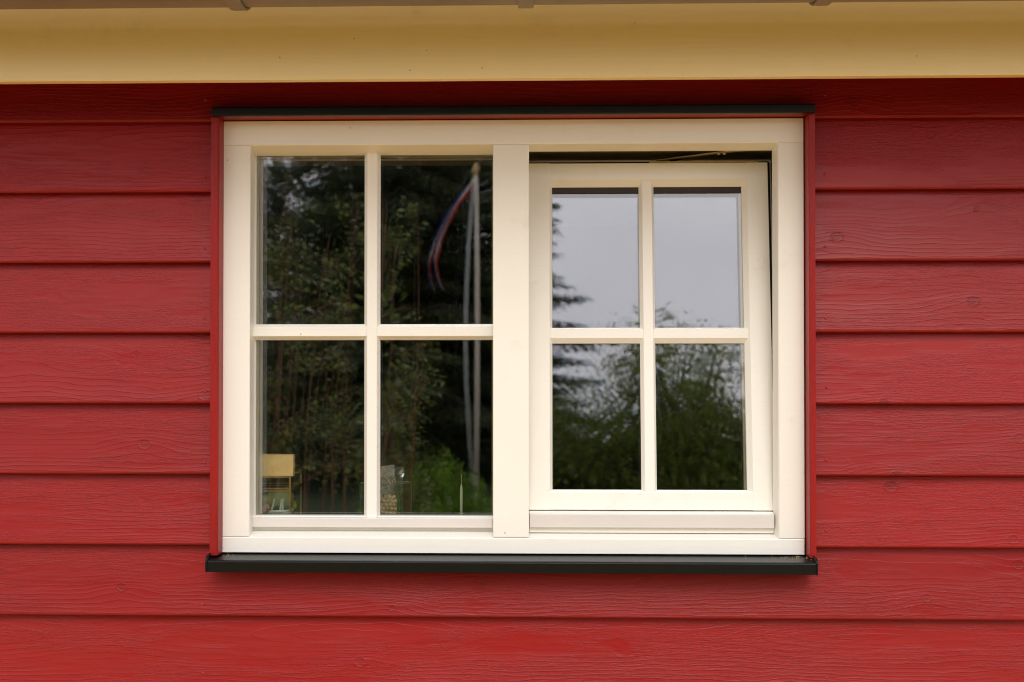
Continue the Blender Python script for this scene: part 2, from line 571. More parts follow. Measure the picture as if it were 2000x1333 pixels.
def notched(i, lo=None, hi=None):
    """a full-width board cut round the window: between the trims it spans lo..hi above its lower edge"""
    z = Z0 - PITCH * i
    bm = bmesh.new()
    L = TR1 - X_L
    xa, xb = TL0 - X_L, TR1 - X_L
    full = board_profile(.25 if i == 0 else .168)
    add_prism(bm, full, 0, xa, 'x')
    add_prism(bm, full, xb, X_R - X_L, 'x')
    if lo:
        mid = [(-.004, lo), (-.0234, lo), (-.0265 + .0225 * .25 / .17, .25), (.012, .25)]
    else:
        mid = [p for p in board_profile(hi)]
    add_prism(bm, mid, xa, xb, 'x')
    bmesh.ops.remove_doubles(bm, verts=bm.verts[:], dist=1e-5)
    return finish('board', bm, 'red', wall, loc=(X_L, 0, z))

o = notched(0, lo=.024)
nail(o, -.7465, .050, X_L); nail(o, .622, .052, X_L)
for i in range(1, 7):
    dl = (.030, .031, .033, .026, .025, .027)[i - 1]
    dr = (.034, .031, .031, .036, .034, .036)[i - 1]
    xl = -.746 + rb.uniform(-.002, .002)
    xr = .6215 + rb.uniform(-.002, .002)
    board(X_L, TL0 - .0008, i, nails=((xl, dl), (-1.36, dl)))
    board(TR1 + .0008, X_R, i, nails=((xr, dr), (1.24, dr)))
o = notched(7, hi=.124)
nail(o, -.7495, .026, X_L); nail(o, .6205, .036, X_L)
for i in range(8, 15):
    board(X_L, X_R, i, nails=((-.748, .03), (.620, .030), (-1.36, .03), (1.24, .03)))
# sheathing behind the boards, with the window opening left free
bm = bmesh.new()
add_box(bm, X_L, TL1 - .01, .006, .10, 0, 2.6)
add_box(bm, TR0 + .006, X_R, .006, .10, 0, 2.6)
add_box(bm, TL1 - .01, TR0 + .006, .006, .10, 0, 1.285)
add_box(bm, TL1 - .01, TR0 + .006, .006, .10, 2.262, 2.6)
finish('wall_sheathing', bm, 'hedge_core', wall)

# ================================================================== EAVES
eaves = thing('eaves', 'cream painted fascia board running along the eaves above the window', 'eaves', (0, -.200, 2.2945))
bm = bmesh.new()
add_box(bm, X_L - .1, X_R + .1, 0, .022, 0, .225, .0012)
finish('fascia', bm, 'fascia', eaves)
bm = bmesh.new()
add_box(bm, X_L - .1, X_R + .1, .023, .198, .160, .178)
finish('soffit', bm, 'red', eaves)

gutter = thing('rain_gutter', 'weathered grey half-round rain gutter hung on brackets along the fascia', 'gutter', (0, -.392, 2.4730))
bm = bmesh.new()
rg, tg = .086, .0016
prof = [(rg * math.cos(R(a)), rg * math.sin(R(a))) for a in range(180, 361, 10)]
prof += [((rg - tg) * math.cos(R(a)), (rg - tg) * math.sin(R(a))) for a in range(360, 179, -10)]
add_prism(bm, prof, X_L - .1, X_R + .1, 'x')
add_tube(bm, [(X_L - .1, -rg - .004, .004), (X_R + .1, -rg - .004, .004)], [.007, .007], 8)
g = finish('trough', bm, 'zinc', gutter, True)
for x in (-2.22, -1.67, -1.12, -.577, -.0296, .526, 1.08, 1.62, 2.17):
    bm = bmesh.new()
    ro = rg + .0062
    pr = [(ro * math.cos(R(a)), ro * math.sin(R(a))) for a in range(180, 361, 12)]
    pr += [((rg + .0009) * math.cos(R(a)), (rg + .0009) * math.sin(R(a))) for a in range(360, 179, -12)]
    add_prism(bm, pr, x - .0145, x + .0145, 'x', .0012)
    add_box(bm, x - .0145, x + .0145, rg - .004, .193, .030, .036)
    finish('bracket', bm, 'zinc', gutter)

roof = thing('roof', 'dark tiled roof rising behind the gutter', 'roof', (0, 0, 2.54))
bm = bmesh.new()
add_prism(bm, [(-.345, -.040), (-.345, -.012), (2.4, 1.53), (2.4, 1.50)], X_L - .1, X_R + .1, 'x')  # unseen slab blocking sky; front edge shaped to let some light onto the fascia
finish('roof_slab', bm, 'roof', roof)

# ================================================================== THE WINDOW
win = thing('window', 'cream wooden window with a fixed left light and a right sash tilted open inward', 'window', (0, 0, 0))
FX0, FX1 = -.7118, .5768
ML, MR = -.1071, -.0278
Y0 = -.010
# head: slanted underside, rebate behind for the sash
prism('head_rail', [(Y0, 2.2512), (Y0, 2.1985), (Y0 + .0012, 2.1970), (.0280, 2.1873), (.0296, 2.1880), (.0296, 2.2250), (.12, 2.2250), (.12, 2.2512)], FX0, FX1, 'x', 'cream', win, .0006)
prism('bottom_rail', [(Y0, 1.2915), (Y0, 1.3242), (Y0 + .0015, 1.3258), (.034, 1.3338), (.12, 1.3345), (.12, 1.2915)], FX0 + .0005, FX1 - .0005, 'x', 'cream', win, .0006)
ZJ0, ZJ1 = 1.3268, 2.1966
prism('jamb', [(FX0, Y0 + .0004), (-.6510, Y0 + .0004), (-.6490, Y0 + .0024), (-.6520, .041), (-.6520, .118), (FX0, .118)], ZJ0, ZJ1, 'z', 'cream', win, .0006)
prism('jamb', [(FX1, Y0 + .0004), (.5230, Y0 + .0004), (.5203, Y0 + .0030), (.5152, .0275), (.5165, .0290), (.5480, .0290), (.5480, .118), (FX1, .118)], ZJ0, ZJ1, 'z', 'cream', win, .0006)
prism('mullion', [(ML, Y0 + .0004), (MR, Y0 + .0004), (MR, .0275), (MR - .001, .0290), (MR - .030, .0290), (MR - .030, .118), (ML, .118)], ZJ0, ZJ1, 'z', 'cream', win, .0012)

# --- fixed light
GX0, GX1, GZ0, GZ1 = -.6503, -.1093, 1.3668, 2.1855
prism('glazing_bead', [(.0290, 2.2000), (.0290, 2.1890), (.0495, GZ1), (.12, GZ1), (.12, 2.2000)], -.6550, ML + .001, 'x', 'cream', win)
prism('glazing_bead', [(-.6600, .036), (-.6535, .036), (GX0, .0490), (GX0, .055), (-.66, .055)], GZ0 - .01, 2.199, 'z', 'cream', win)
prism('glazing_bead', [(ML + .01, .038), (ML - .0006, .038), (GX1, .0490), (GX1, .055), (ML + .01, .055)], GZ0 - .01, 2.199, 'z', 'cream', win)
box('glazing_bead', -.653, ML + .0006, .035, .0525, 1.3338, GZ0, 'cream', win, .0012)
o = box('drip_strip', -.6505, -.1088, .019, .0345, 1.3432, 1.3648, 'alu', win, .0015)
o['label'] = 'grey white metal drip strip under the fixed panes'

def pane_sheet(name, parent, x0, x1, z0, z1, sx0, sx1, sz0, sz1, yo, gap, a_out, a_in, nx=14, nz=18):
    """outer and inner leaf of a double glazed pane; both pillow a little, as sealed units do"""
    vs, fs, mi = [], [], []
    for leaf, (yy, amp) in enumerate(((yo, a_out), (yo + gap, a_in))):
        b = len(vs)
        for j in range(nz + 1):
            for i in range(nx + 1):
                x = x0 + (x1 - x0) * i / nx
                z = z0 + (z1 - z0) * j / nz
                u = (x - sx0) / (sx1 - sx0)
                w = (z - sz0) / (sz1 - sz0)
                vs.append((x, yy + amp * math.sin(math.pi * u) * math.sin(math.pi * w), z))
        for j in range(nz):
            for i in range(nx):
                a = b + j * (nx + 1) + i
                fs.append((a, a + 1, a + nx + 2, a + nx + 1))
                mi.append(leaf)
    o = pymesh(name, vs, fs, ['glass_out', 'glass_in'], parent, True)
    for p, k in zip(o.data.polygons, mi):
        p.material_index = k
    return o

VMX, HMZ = -.3838, 1.7825
e = .0035
for (x0, x1) in ((GX0 - e, VMX), (VMX, GX1 + e)):
    for (z0, z1) in ((GZ0 - e, HMZ), (HMZ, GZ1 + e)):
        pane_sheet('pane', win, x0, x1, z0, z1, GX0, GX1, GZ0, GZ1, .0505, .018, .00016, -.00105)
bm = bmesh.new()
add_box(bm, GX0 - .004, GX0 + .0055, .0535, .0640, GZ0, GZ1)
add_box(bm, GX1 - .0035, GX1 + .004, .0535, .0640, GZ0, GZ1)
add_box(bm, GX0 + .0056, GX1 - .0036, .0535, .0640, GZ1 - .0062, GZ1 + .004)
add_box(bm, GX0 + .0056, GX1 - .0036, .0535, .0640, GZ0 - .004, GZ0 + .001)
finish('spacer', bm, 'spacer', win)

def muntin_pts(c, wf, wb, yf, yb):
    return [(c - wb / 2, yb), (c - wb / 2, yb - .0035), (c - wf / 2, yf + .0012), (c - wf / 2 + .0012, yf), (c + wf / 2 - .0012, yf), (c + wf / 2, yf + .0012), (c + wb / 2, yb - .0035), (c + wb / 2, yb)]

def vmuntin(parent, c, cb, wf, wb, yf, yb, z0, z1):
    p = muntin_pts(0, wf, wb, yf, yb)
    p = [(x + (cb if abs(x) > wf / 2 + .0001 else c), y) for x, y in p]
    return prism('muntin', p, z0, z1, 'z', 'cream', parent)

def hmuntin(parent, c, cb, wf, wb, yf, yb, x0, x1):
    p = muntin_pts(0, wf, wb, yf, yb)
    p = [(y, z + (cb if abs(z) > wf / 2 + .0001 else c)) for z, y in p]
    return prism('muntin', p, x0, x1, 'x', 'cream', parent)

vmuntin(win, -.3822, VMX, .0235, .036, .0290, .0500, 1.3606, 2.1935)
hmuntin(win, 1.7832, 1.7822, .0222, .036, .0305, .0500, -.6545, -.3942)
hmuntin(win, 1.7832, 1.7822, .0222, .036, .0307, .0500, -.3702, ML + .0004)

# --- opening sash, tilted inward about its lower edge
TILT = 5.6
SZ = 1.3828
sash = bpy.data.objects.new('sash', None)
col.objects.link(sash)
sash.parent = win
sash.location = (0, .030, SZ)
sash.rotation_euler = (R(-TILT), 0, 0)
sash['label'] = 'opening sash tilted inward at the top, sky mirrored in its upper panes'
SX0, SX1, SH = -.034, .5212, .7965
AX0, AX1, AZ0, AZ1 = .0245, .4622, .0452, .7425      # glass in sash coordinates
ix0, ix1, iz0, iz1 = .0185, .4735, .0400, .7575      # arris of the sash members
DT = .056
bv = .0008
# stile / rail cross sections slope from the arris to the glass
prism('stile', [(SX0, 0), (ix0, 0), (AX0, .0135), (AX0, DT), (SX0, DT)], 0, SH, 'z', 'cream', sash, bv)
prism('stile', [(SX1, 0), (ix1, 0), (AX1, .0135), (AX1, DT), (SX1, DT)], 0, SH, 'z', 'cream', sash, bv)
prism('rail', [(.0005, .0004), (.0005, iz0), (.0140, AZ0), (DT, AZ0), (DT, .0004)], ix0 - .0002, ix1 + .0002, 'x', 'cream', sash, bv)
prism('rail', [(.0005, SH - .0004), (.0005, iz1), (.0140, AZ1), (DT, AZ1), (DT, SH - .0004)], ix0 - .0002, ix1 + .0002, 'x', 'cream', sash, bv)
bm = bmesh.new()   # overlapping flange behind, with its gasket
for (a, b_, c, d) in ((SX0 - .016, SX0 + .006, -.0, SH + .0195), (SX1 - .006, SX1 + .017, -.0, SH + .0195)):
    add_box(bm, a, b_, .044, .0615, c, d, .0008)
add_box(bm, SX0 + .0062, SX1 - .0062, .044, .0613, SH - .006, SH + .0193, .0008)
finish('flange', bm, 'cream', sash)
bm = bmesh.new()
add_box(bm, SX1 - .004, SX1 + .0125, .034, .0438, .0, SH + .0125, .004)
add_box(bm, SX0 - .006, SX1 + .0080, .0342, .0436, SH - .004, SH + .0122, .0005)
finish('gasket', bm, 'gasket', sash)
box('gasket', AX0, AX1, .0145, .0172, AZ1 - .0140, AZ1 + .0008, 'brown_gasket', sash)  # no real seal: a dark mirrored band put on the glass as a brown strip
SV, SHZ = .2430, .3990
for (x0, x1) in ((AX0 - .003, SV), (SV, AX1 + .003)):
    for (z0, z1) in ((AZ0 - .003, SHZ), (SHZ, AZ1 + .003)):
        pane_sheet('pane', sash, x0, x1, z0, z1, AX0, AX1, AZ0, AZ1, .0180, .018, -.0002, .0005)
bm = bmesh.new()
add_box(bm, AX0 - .004, AX0 + .0015, .0205, .0310, AZ0, AZ1)
add_box(bm, AX1 - .0055, AX1 + .004, .0205, .0310, AZ0, AZ1)
add_box(bm, AX0 + .0016, AX1 - .0056, .0205, .0310, AZ1 - .006, AZ1 + .004)
finish('spacer', bm, 'spacer', sash)
vmuntin(sash, .2433, .2424, .0230, .0345, .0022, .0175, AZ0 - .0075, iz1 - .0030)
hmuntin(sash, .3987, .3955, .0222, .0360, .0038, .0175, .0186, .2318)
hmuntin(sash, .3987, .3955, .0222, .0360, .0040, .0175, .2548, .4730)

box('sash_stop', MR + .0006, .5150, .0185, .0560, 1.3338, 1.3806, 'cream', win, .0008)
o = box('drip_strip', MR + .0012, .5144, .0085, .0182, 1.3462, 1.3766, 'alu', win, .0013)
o['label'] = 'grey white metal drip strip under the tilted sash'

# scissor stay in the gap above the sash
stay = bpy.data.objects.new('window_stay', None)
col.objects.link(stay)
stay.parent = win
stay['label'] = 'bronze scissor stay showing in the gap above the tilted sash'
zt = SZ + SH * math.cos(R(TILT))
def bar(name, p, q, w, t, mat='steel'):
    p, q = Vector(p), Vector(q)
    L = (q - p).length
    bm = bmesh.new()
    add_box(bm, 0, L, -w / 2, w / 2, -t / 2, t / 2, t * .25, 1)
    o = finish(name, bm, mat, stay)
    o.location = p
    o.rotation_euler = (q - p).to_track_quat('X', 'Z').to_euler()
    return o
bar('stay_arm', (.270, .150, zt + .0120), (.435, .100, zt + .0245), .016, .0030)
bar('stay_arm', (.425, .098, zt + .0230), (.545, .066, zt + .0265), .014, .0030)
bar('stay_arm', (.300, .146, zt + .0110), (.350, .140, zt + .0195), .010, .0040, 'gasket')
for x in (.408, .421):
    bm = bmesh.new()
    add_lathe(bm, [(.0035, 0), (.0045, .001), (.0045, .005), (.003, .006)], 0, 0, 10)
    finish('roller', bm, 'steel', stay, True, (x, .100, zt + .0165))
bm = bmesh.new()
add_box(bm, .25, .50, .105, .112, zt + .000, zt + .003)
finish('stay_rail', bm, 'steel', stay)

# --- red trim, head flashing and metal sill
ZT0 = 1.2905
o = prism('trim_board', [(TL0, -.048), (TL1 - .0035, -.048), (TL1, -.0435), (TL1, .002), (TL0, .002)], ZT0, 2.2525, 'z', 'red_trim', win, .0005)
o['label'] = 'narrow red trim board left of the cream frame'
o = prism('trim_board', [(TR1, -.048), (TR0 + .0010, -.048), (TR0, -.0465), (TR0, .002), (TR1, .002)], ZT0, 2.2525, 'z', 'red_trim', win, .0005)
o['label'] = 'narrow rough red trim board right of the cream frame'
o = box('trim_board', TL0 + .001, TR1 - .001, -.0478, .004, 2.2532, 2.2645, 'red_sawn_trim', win, .0006)
o['label'] = 'red trim board over the cream frame'
o = prism('head_flashing', [(-.0600, 2.2520), (-.0628, 2.2545), (-.0628, 2.2692), (-.0600, 2.2715), (-.012, 2.2790), (-.006, 2.2790), (-.006, 2.2655), (-.0490, 2.2652), (-.0490, 2.2520)], -.7216, .5904, 'x', 'black', win, .0009)
o['label'] = 'black metal drip cap over the window'
sill = prism('sill', [(-.004, 1.2885), (-.0715, 1.2850), (-.0745, 1.2838), (-.0765, 1.2815), (-.0768, 1.2600), (-.0750, 1.2594), (-.0600, 1.2596), (-.0600, 1.2790), (-.004, 1.2820)], -.7232, .5856, 'x', 'black', win, .0005)
sill['label'] = 'black metal sill with upturned ends below the window'
sm = [(-.0035, 1.2985), (-.040, 1.2970), (-.070, 1.2935), (-.0775, 1.2890), (-.0790, 1.2840), (-.0790, 1.2605), (-.0775, 1.2588), (-.0035, 1.2588)]
for x0, x1 in ((-.7270, -.7230), (.5854, .5894)):
    prism('end_cap', sm, x0, x1, 'x', 'black', sill, .0010)
# crumbs blown into the corner of the sill
bm = bmesh.new()
rc = random.Random(9)
for k in range(46):
    x = .583 - abs(rc.gauss(0, .055)) if k < 38 else -.70 + abs(rc.gauss(0, .03))
    y = -.012 - abs(rc.gauss(0, .022))
    if y < -.068: y = -.05
    z = 1.2885 + (y + .004) * .0519 + .0005
    bmesh.ops.create_cube(bm, size=1, matrix=Matrix.Translation((x, y, z)) @ Euler((rc.random(), rc.random(), rc.random() * 6)).to_matrix().to_4x4() @ Matrix.Diagonal((rc.uniform(.0010, .0028), rc.uniform(.0006, .0016), .0008, 1)))
M['crumb'] = simple('dry seed crumbs', (.48, .34, .13), .8)
tag(finish('crumbs', bm, 'crumb'), 'dry seed crumbs lying on the black metal sill', 'crumbs', kind='stuff')

# ================================================================== THE ROOM BEHIND
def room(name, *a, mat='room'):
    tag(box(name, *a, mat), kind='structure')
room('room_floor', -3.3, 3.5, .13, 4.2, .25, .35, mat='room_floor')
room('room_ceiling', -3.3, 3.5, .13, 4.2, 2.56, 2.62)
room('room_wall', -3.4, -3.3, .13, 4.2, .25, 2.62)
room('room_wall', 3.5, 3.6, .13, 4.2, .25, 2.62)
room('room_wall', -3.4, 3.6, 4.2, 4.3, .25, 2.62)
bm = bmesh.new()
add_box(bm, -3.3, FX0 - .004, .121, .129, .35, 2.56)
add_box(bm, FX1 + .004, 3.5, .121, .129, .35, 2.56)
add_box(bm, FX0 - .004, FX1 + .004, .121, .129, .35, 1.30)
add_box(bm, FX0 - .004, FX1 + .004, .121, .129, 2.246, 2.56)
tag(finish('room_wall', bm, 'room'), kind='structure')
room('window_lining', FX0, FX1, .131, .30, 2.206, 2.246, mat='lining')
ws = box('window_board', FX0 - .02, FX1 + .02, .1305, .30, 1.295, 1.325, 'winboard', None, .002)
tag(ws, 'painted inner window board behind the lower panes', 'window board')
ZS = 1.325

# --- things standing on the window board
bx, by = -.7193, .1365        # glass box: front left corner
BW, BD = .1285, .120
gb = thing('glass_box', 'brass edged glass box behind the lower left pane with trinkets inside', 'glass box', (bx, by, ZS))
zlid, ztop = .0907, .1210
bm = bmesh.new()
for (x, y) in ((0, 0), (BW, 0), (0, BD), (BW, BD)):
    add_box(bm, x - .0022, x + .0022, y - .0022, y + .0022, 0, zlid - .0015)
for z in (.002, zlid - .0035):
    for y in (0, BD):
        add_box(bm, .0022, BW - .0022, y - .0020, y + .0020, z - .0018, z + .0018)
    for x in (0, BW):
        add_box(bm, x - .0020, x + .0020, .0022, BD - .0022, z - .0018, z + .0018)
finish('brass_frame', bm, 'brass', gb)
bm = bmesh.new()
for (x, y) in ((0, 0), (BW, 0), (0, BD), (BW, BD)):
    add_box(bm, x - .0024, x + .0024, y - .0024, y + .0024, zlid, ztop)
for z in (zlid + .0018, ztop - .0018):
    for y in (0, BD):
        add_box(bm, .0024, BW - .0024, y - .0021, y + .0021, z - .0017, z + .0017)
    for x in (0, BW):
        add_box(bm, x - .0021, x + .0021, .0024, BD - .0024, z - .0017, z + .0017)
lid = finish('lid', bm, 'brass', gb)
for nm, par, z0, z1 in (('side_pane', gb, .004, zlid - .005), ('lid_pane', lid, zlid + .0036, ztop - .0036)):
    for (x0, x1, y0, y1) in ((.0023, BW - .0023, -.0009, .0009), (.0023, BW - .0023, BD - .0009, BD + .0009), (-.0009, .0009, .0023, BD - .0023), (BW - .0009, BW + .0009, .0023, BD - .0023)):
        vs = [(x0, (y0 + y1) / 2, z0), (x1, (y0 + y1) / 2, z0), (x1, (y0 + y1) / 2, z1), (x0, (y0 + y1) / 2, z1)] if x1 - x0 > y1 - y0 else \
             [((x0 + x1) / 2, y0, z0), ((x0 + x1) / 2, y1, z0), ((x0 + x1) / 2, y1, z1), ((x0 + x1) / 2, y0, z1)]
        pymesh(nm, vs, [(0, 1, 2, 3)], 'glass_thin', par)

bm = bmesh.new()
pts = [(-.02, 0), (-.02, .0510), (.0350, .0512), (.0800, .0506), (.1240, .0498), (.1252, .041), (.1243, .032), (.1255, .022), (.1240, .012), (.1245, 0.0005)]
front = [bm.verts.new((x, 0, z)) for x, z in pts]
back = [bm.verts.new((x - .002, .028, z)) for x, z in pts]
bm.faces.new(front); bm.faces.new(back)
for i in range(len(pts)):
    bm.faces.new((front[i], front[(i + 1) % len(pts)], back[(i + 1) % len(pts)], back[i]))
tag(finish('wooden_block', bm, 'pale_wood', None, False, (bx + .0103, by + .004, ZS + ztop)), 'pale pine block with a rough end lying on the brass edged glass box', 'wooden block')

# trinkets inside the glass box
M['organza'] = (lambda t: t)(NT('pale green organza')).m
_t = bpy.data.materials['pale green organza']
_n, _l = _t.node_tree.nodes, _t.node_tree.links
_tr = _n.new('ShaderNodeBsdfTransparent'); _mx = _n.new('ShaderNodeMixShader'); _mx.inputs[0].default_value = .62
_n['Principled BSDF'].inputs['Base Color'].default_value = (.56, .58, .28, 1)
_n['Principled BSDF'].inputs['Roughness'].default_value = .6
_l.new(_tr.outputs[0], _mx.inputs[1]); _l.new(_n['Principled BSDF'].outputs[0], _mx.inputs[2]); _l.new(_mx.outputs[0], _n['Material Output'].inputs['Surface'])
M['ribbon'] = simple('pale mint ribbon', (.55, .68, .56), .4)
M['wool_blue'] = simple('pale blue wool', (.20, .32, .40), .9, 0, .25, 300, .002, 500)
M['wool_pink'] = simple('dusty pink wool', (.48, .25, .20), .9, 0, .25, 300, .002, 500)
M['china'] = simple('white china', (.70, .70, .66), .2)
M['teal'] = simple('teal glaze', (.05, .26, .27), .2)
M['moss'] = simple('yellow green felt', (.33, .34, .05), .9, 0, .2, 200)

bag = thing('organza_pouch', 'sheer pale green pouch tied with mint ribbon inside the glass box', 'pouch', (bx + .082, by + .060, ZS + .0395))
bm = bmesh.new()
bmesh.ops.create_icosphere(bm, subdivisions=3, radius=1)
for v in bm.verts:
    x, y, z = v.co
    zz = max(z, -.75)
    k = 1 + .10 * math.sin(7 * math.atan2(y, x)) * (zz + 1) / 2
    v.co = Vector((x * .040 * k + .012 * max(zz, 0), y * .026 * k, (zz + .75) * .0235 + .004))
finish('pouch_body', bm, 'organza', bag, True)
bm = bmesh.new()
for k in range(9):
    a = 2 * math.pi * k / 9
    p = Vector((.022, 0, .040)); q = p + Vector((.016 * math.cos(a) + .006, .012 * math.sin(a), .010 + .006 * math.sin(3 * a)))
    q2 = p + Vector((.016 * math.cos(a + .6) + .006, .012 * math.sin(a + .6), .012))
    bm.faces.new([bm.verts.new(p), bm.verts.new(q), bm.verts.new(q2)])
finish('pouch_frill', bm, 'organza', bag)
bm = bmesh.new()
for (x0, x1, dy) in ((.000, -.008, -.031), (.018, .014, -.032), (.0210, .0205, -.030)):
    pts = [(x0, dy, .026), (x0 - .001, dy - .002, .016), ((x0 + x1) / 2, dy - .003, .004), (x1, dy - .002, -.012)]
    prev = None
    for (x, y, z) in pts:
        cur = (bm.verts.new((x, y, z)), bm.verts.new((x + .0042, y + .0008, z)))
        if prev: bm.faces.new((prev[0], prev[1], cur[1], cur[0]))
        prev = cur
finish('ribbon', bm, 'ribbon', bag)

cup = thing('china_dish', 'white dish with teal bands under the green pouch in the glass box', 'dish', (bx + .086, by + .060, ZS + .0190))
bm = bmesh.new()
add_lathe(bm, [(.016, 0), (.030, .004), (.036, .012), (.0385, .0195), (.0372, .0197), (.033, .012), (.024, .006)], 0, 0, 28)
finish('bowl', bm, 'china', cup, True)
for z0, r in ((.0045, .0316), (.0125, .0372)):
    bm = bmesh.new()
    add_lathe(bm, [(r - .002, z0), (r + .0005, z0 + .0008), (r + .0012, z0 + .0026), (r - .0010, z0 + .0032)], 0, 0, 28)
    finish('band', bm, 'teal', cup, True)

def fuzzy(name, mat, parent, pts, rad, seed):
    r = random.Random(seed)
    bm = bmesh.new()
    for p, q in zip(pts, pts[1:]):
        for k in range(4):
            f = k / 4
            c = Vector(p).lerp(Vector(q), f) + Vector((r.uniform(-1, 1), r.uniform(-1, 1), r.uniform(-1, 1))) * rad * .2
            bmesh.ops.create_icosphere(bm, subdivisions=2, radius=rad * r.uniform(.85, 1.15), matrix=Matrix.Translation(c))
    return finish(name, bm, mat, parent, True)
by_ = by + .020
tag(fuzzy('knitted_toy', 'wool_blue', None, [(bx + .012, by_, ZS + .050), (bx + .030, by_, ZS + .054), (bx + .044, by_, ZS + .055), (bx + .048, by_, ZS + .048)], .0085, 1), 'small pale blue knitted toy in the corner of the glass box', 'knitted toy')
tag(fuzzy('woollen_star', 'wool_pink', None, [(bx + .010, by + .018, ZS + .034), (bx + .030, by + .018, ZS + .035), (bx + .040, by + .018, ZS + .043), (bx + .046, by + .018, ZS + .034), (bx + .056, by + .018, ZS + .036), (bx + .066, by + .018, ZS + .045), (bx + .072, by + .018, ZS + .048)], .0068, 2), 'dusty pink woollen star lying at the front of the glass box', 'ornament')
tag(fuzzy('felt_ring', 'moss', None, [(bx + .066, by + .095, ZS + .040), (bx + .090, by + .098, ZS + .046), (bx + .112, by + .097, ZS + .048), (bx + .120, by + .09, ZS + .040)], .0075, 5), 'yellow green felt ring behind the pouch in the glass box', 'ornament')

# square glass vase with a bag of wooden balls
vz = thing('glass_vase', 'square clear glass vase behind the lower right fixed pane', 'vase', (-.372, .188, ZS))
HV = .1022
VX, VY = .051, .033
ang = R(-21)
vz.rotation_euler = (0, 0, ang)
VC = [(-VX, -VY), (VX, -VY), (VX, VY), (-VX, VY)]
for k in range(4):
    P, Q = VC[k], VC[(k + 1) % 4]
    pymesh('vase_wall', [(P[0], P[1], 0), (Q[0], Q[1], 0), (Q[0], Q[1], HV), (P[0], P[1], HV)], [(0, 1, 2, 3)], 'glass_thin', vz)
    bm = bmesh.new()
    w = .0026 if k == 0 else .0014
    add_box(bm, Q[0] - w, Q[0] + w, Q[1] - w, Q[1] + w, 0, HV + .0006, .0006)
    finish('glass_edge', bm, 'glass_edge', vz)
bm = bmesh.new()
for k in range(4):
    P, Q = VC[k], VC[(k + 1) % 4]
    add_tube(bm, [(P[0], P[1], HV), (Q[0], Q[1], HV)], [.0010, .0010], 5)
finish('glass_rim', bm, 'spacer', vz)
M['ball'] = simple('beech wood', (.62, .42, .20), .5, 0, .15, 60)
_t = NT('clear plastic film'); M['film'] = _t.m
_t.n.remove(_t.b)
_a = _t.new('ShaderNodeBsdfTransparent'); _g = _t.new('ShaderNodeBsdfGlossy'); _d = _t.new('ShaderNodeBsdfDiffuse')
_g.inputs['Roughness'].default_value = .18; _d.inputs['Color'].default_value = (.6, .58, .5, 1)
_m1 = _t.new('ShaderNodeMixShader'); _m1.inputs[0].default_value = .45
_m2 = _t.new('ShaderNodeMixShader'); _m2.inputs[0].default_value = .26
_t.l.new(_g.outputs[0], _m1.inputs[1]); _t.l.new(_d.outputs[0], _m1.inputs[2])
_t.l.new(_a.outputs[0], _m2.inputs[1]); _t.l.new(_m1.outputs[0], _m2.inputs[2]); _t.l.new(_m2.outputs[0], _t.o.inputs['Surface'])
rb2 = random.Random(11)
me_ball = None
cnt = 0
for layer in range(8):
    for row in range(2):
        for k in range(7):
            x = -.0225 + k * .0106 + (layer % 2) * .0053 + rb2.uniform(-.0008, .0008)
            y = -.0245 + row * .0106
            z = .0060 + layer * .0094 + rb2.uniform(-.0006, .0006)
            if x > .045 or (layer == 7 and rb2.random() < .35):
                continue
            c, s = math.cos(ang), math.sin(ang)
            wpos = (-.372 + x * c - y * s, .188 + x * s + y * c, ZS + z)
            if me_ball is None:
                bm = bmesh.new()
                bmesh.ops.create_icosphere(bm, subdivisions=2, radius=.0052)
                b0 = finish('wooden_ball', bm, 'ball', None, True, wpos)
                tag(b0, 'plain round wooden ball heaped with others in the plastic bag', 'wooden ball', 'wooden balls in the plastic bag')
                me_ball = b0
            else:
                b1 = me_ball.copy()
                b1.location = wpos
                col.objects.link(b1)
pb = thing('plastic_bag', 'clear plastic bag sticking out of the glass vase, wooden balls inside', 'plastic bag', (-.372, .188, ZS))
pb.rotation_euler = (0, 0, ang)
def film_sheet(name, y, xr, z0, ztl, ztr, seed, amp):
    r = random.Random(seed)
    ph = [r.uniform(0, 6) for _ in range(6)]
    vs, fs = [], []
    nx, nz = 16, 18
    for j in range(nz + 1):
        for i in range(nx + 1):
            u, w = i / nx, j / nz
            x = xr[0] + (xr[1] - xr[0]) * u
            z = z0 + (ztl + (ztr - ztl) * u - z0) * w
            d = amp * (math.sin(9 * u + 5 * w + ph[0]) + .7 * math.sin(15 * w - 6 * u + ph[1]) + .5 * math.sin(23 * u + 11 * w + ph[2]) + .4 * math.sin(31 * w + 17 * u + ph[3]))
            vs.append((x, y + d, z))
    for j in range(nz):
        for i in range(nx):
            a = j * (nx + 1) + i
            fs.append((a, a + 1, a + nx + 2, a + nx + 1))
    return pymesh(name, vs, fs, 'film', pb, False)
film_sheet('bag_front', -.0302, (-.035, .040), .0005, .1380, .1490, 1, .0008)
film_sheet('bag_back', -.0040, (-.030, .0495), .0005, .1360, .1410, 2, .0024)
film_sheet('bag_seal', -.0325, (-.035, .0405), .1200, .1375, .1485, 3, .0004)
bm = bmesh.new()
add_tube(bm, [(.002, -.034, .094), (.003, -.035, .112), (.014, -.035, .124), (.026, -.035, .112), (.034, -.035, .100), (.022, -.035, .098)], [.0007] * 6, 5)
add_tube(bm, [(.034, -.030, .090), (.034, -.030, .112), (.040, -.030, .115), (.042, -.030, .105)], [.0006] * 4, 5)
M['string'] = simple('natural string', (.58, .42, .24), .8)
finish('string', bm, 'string', pb)

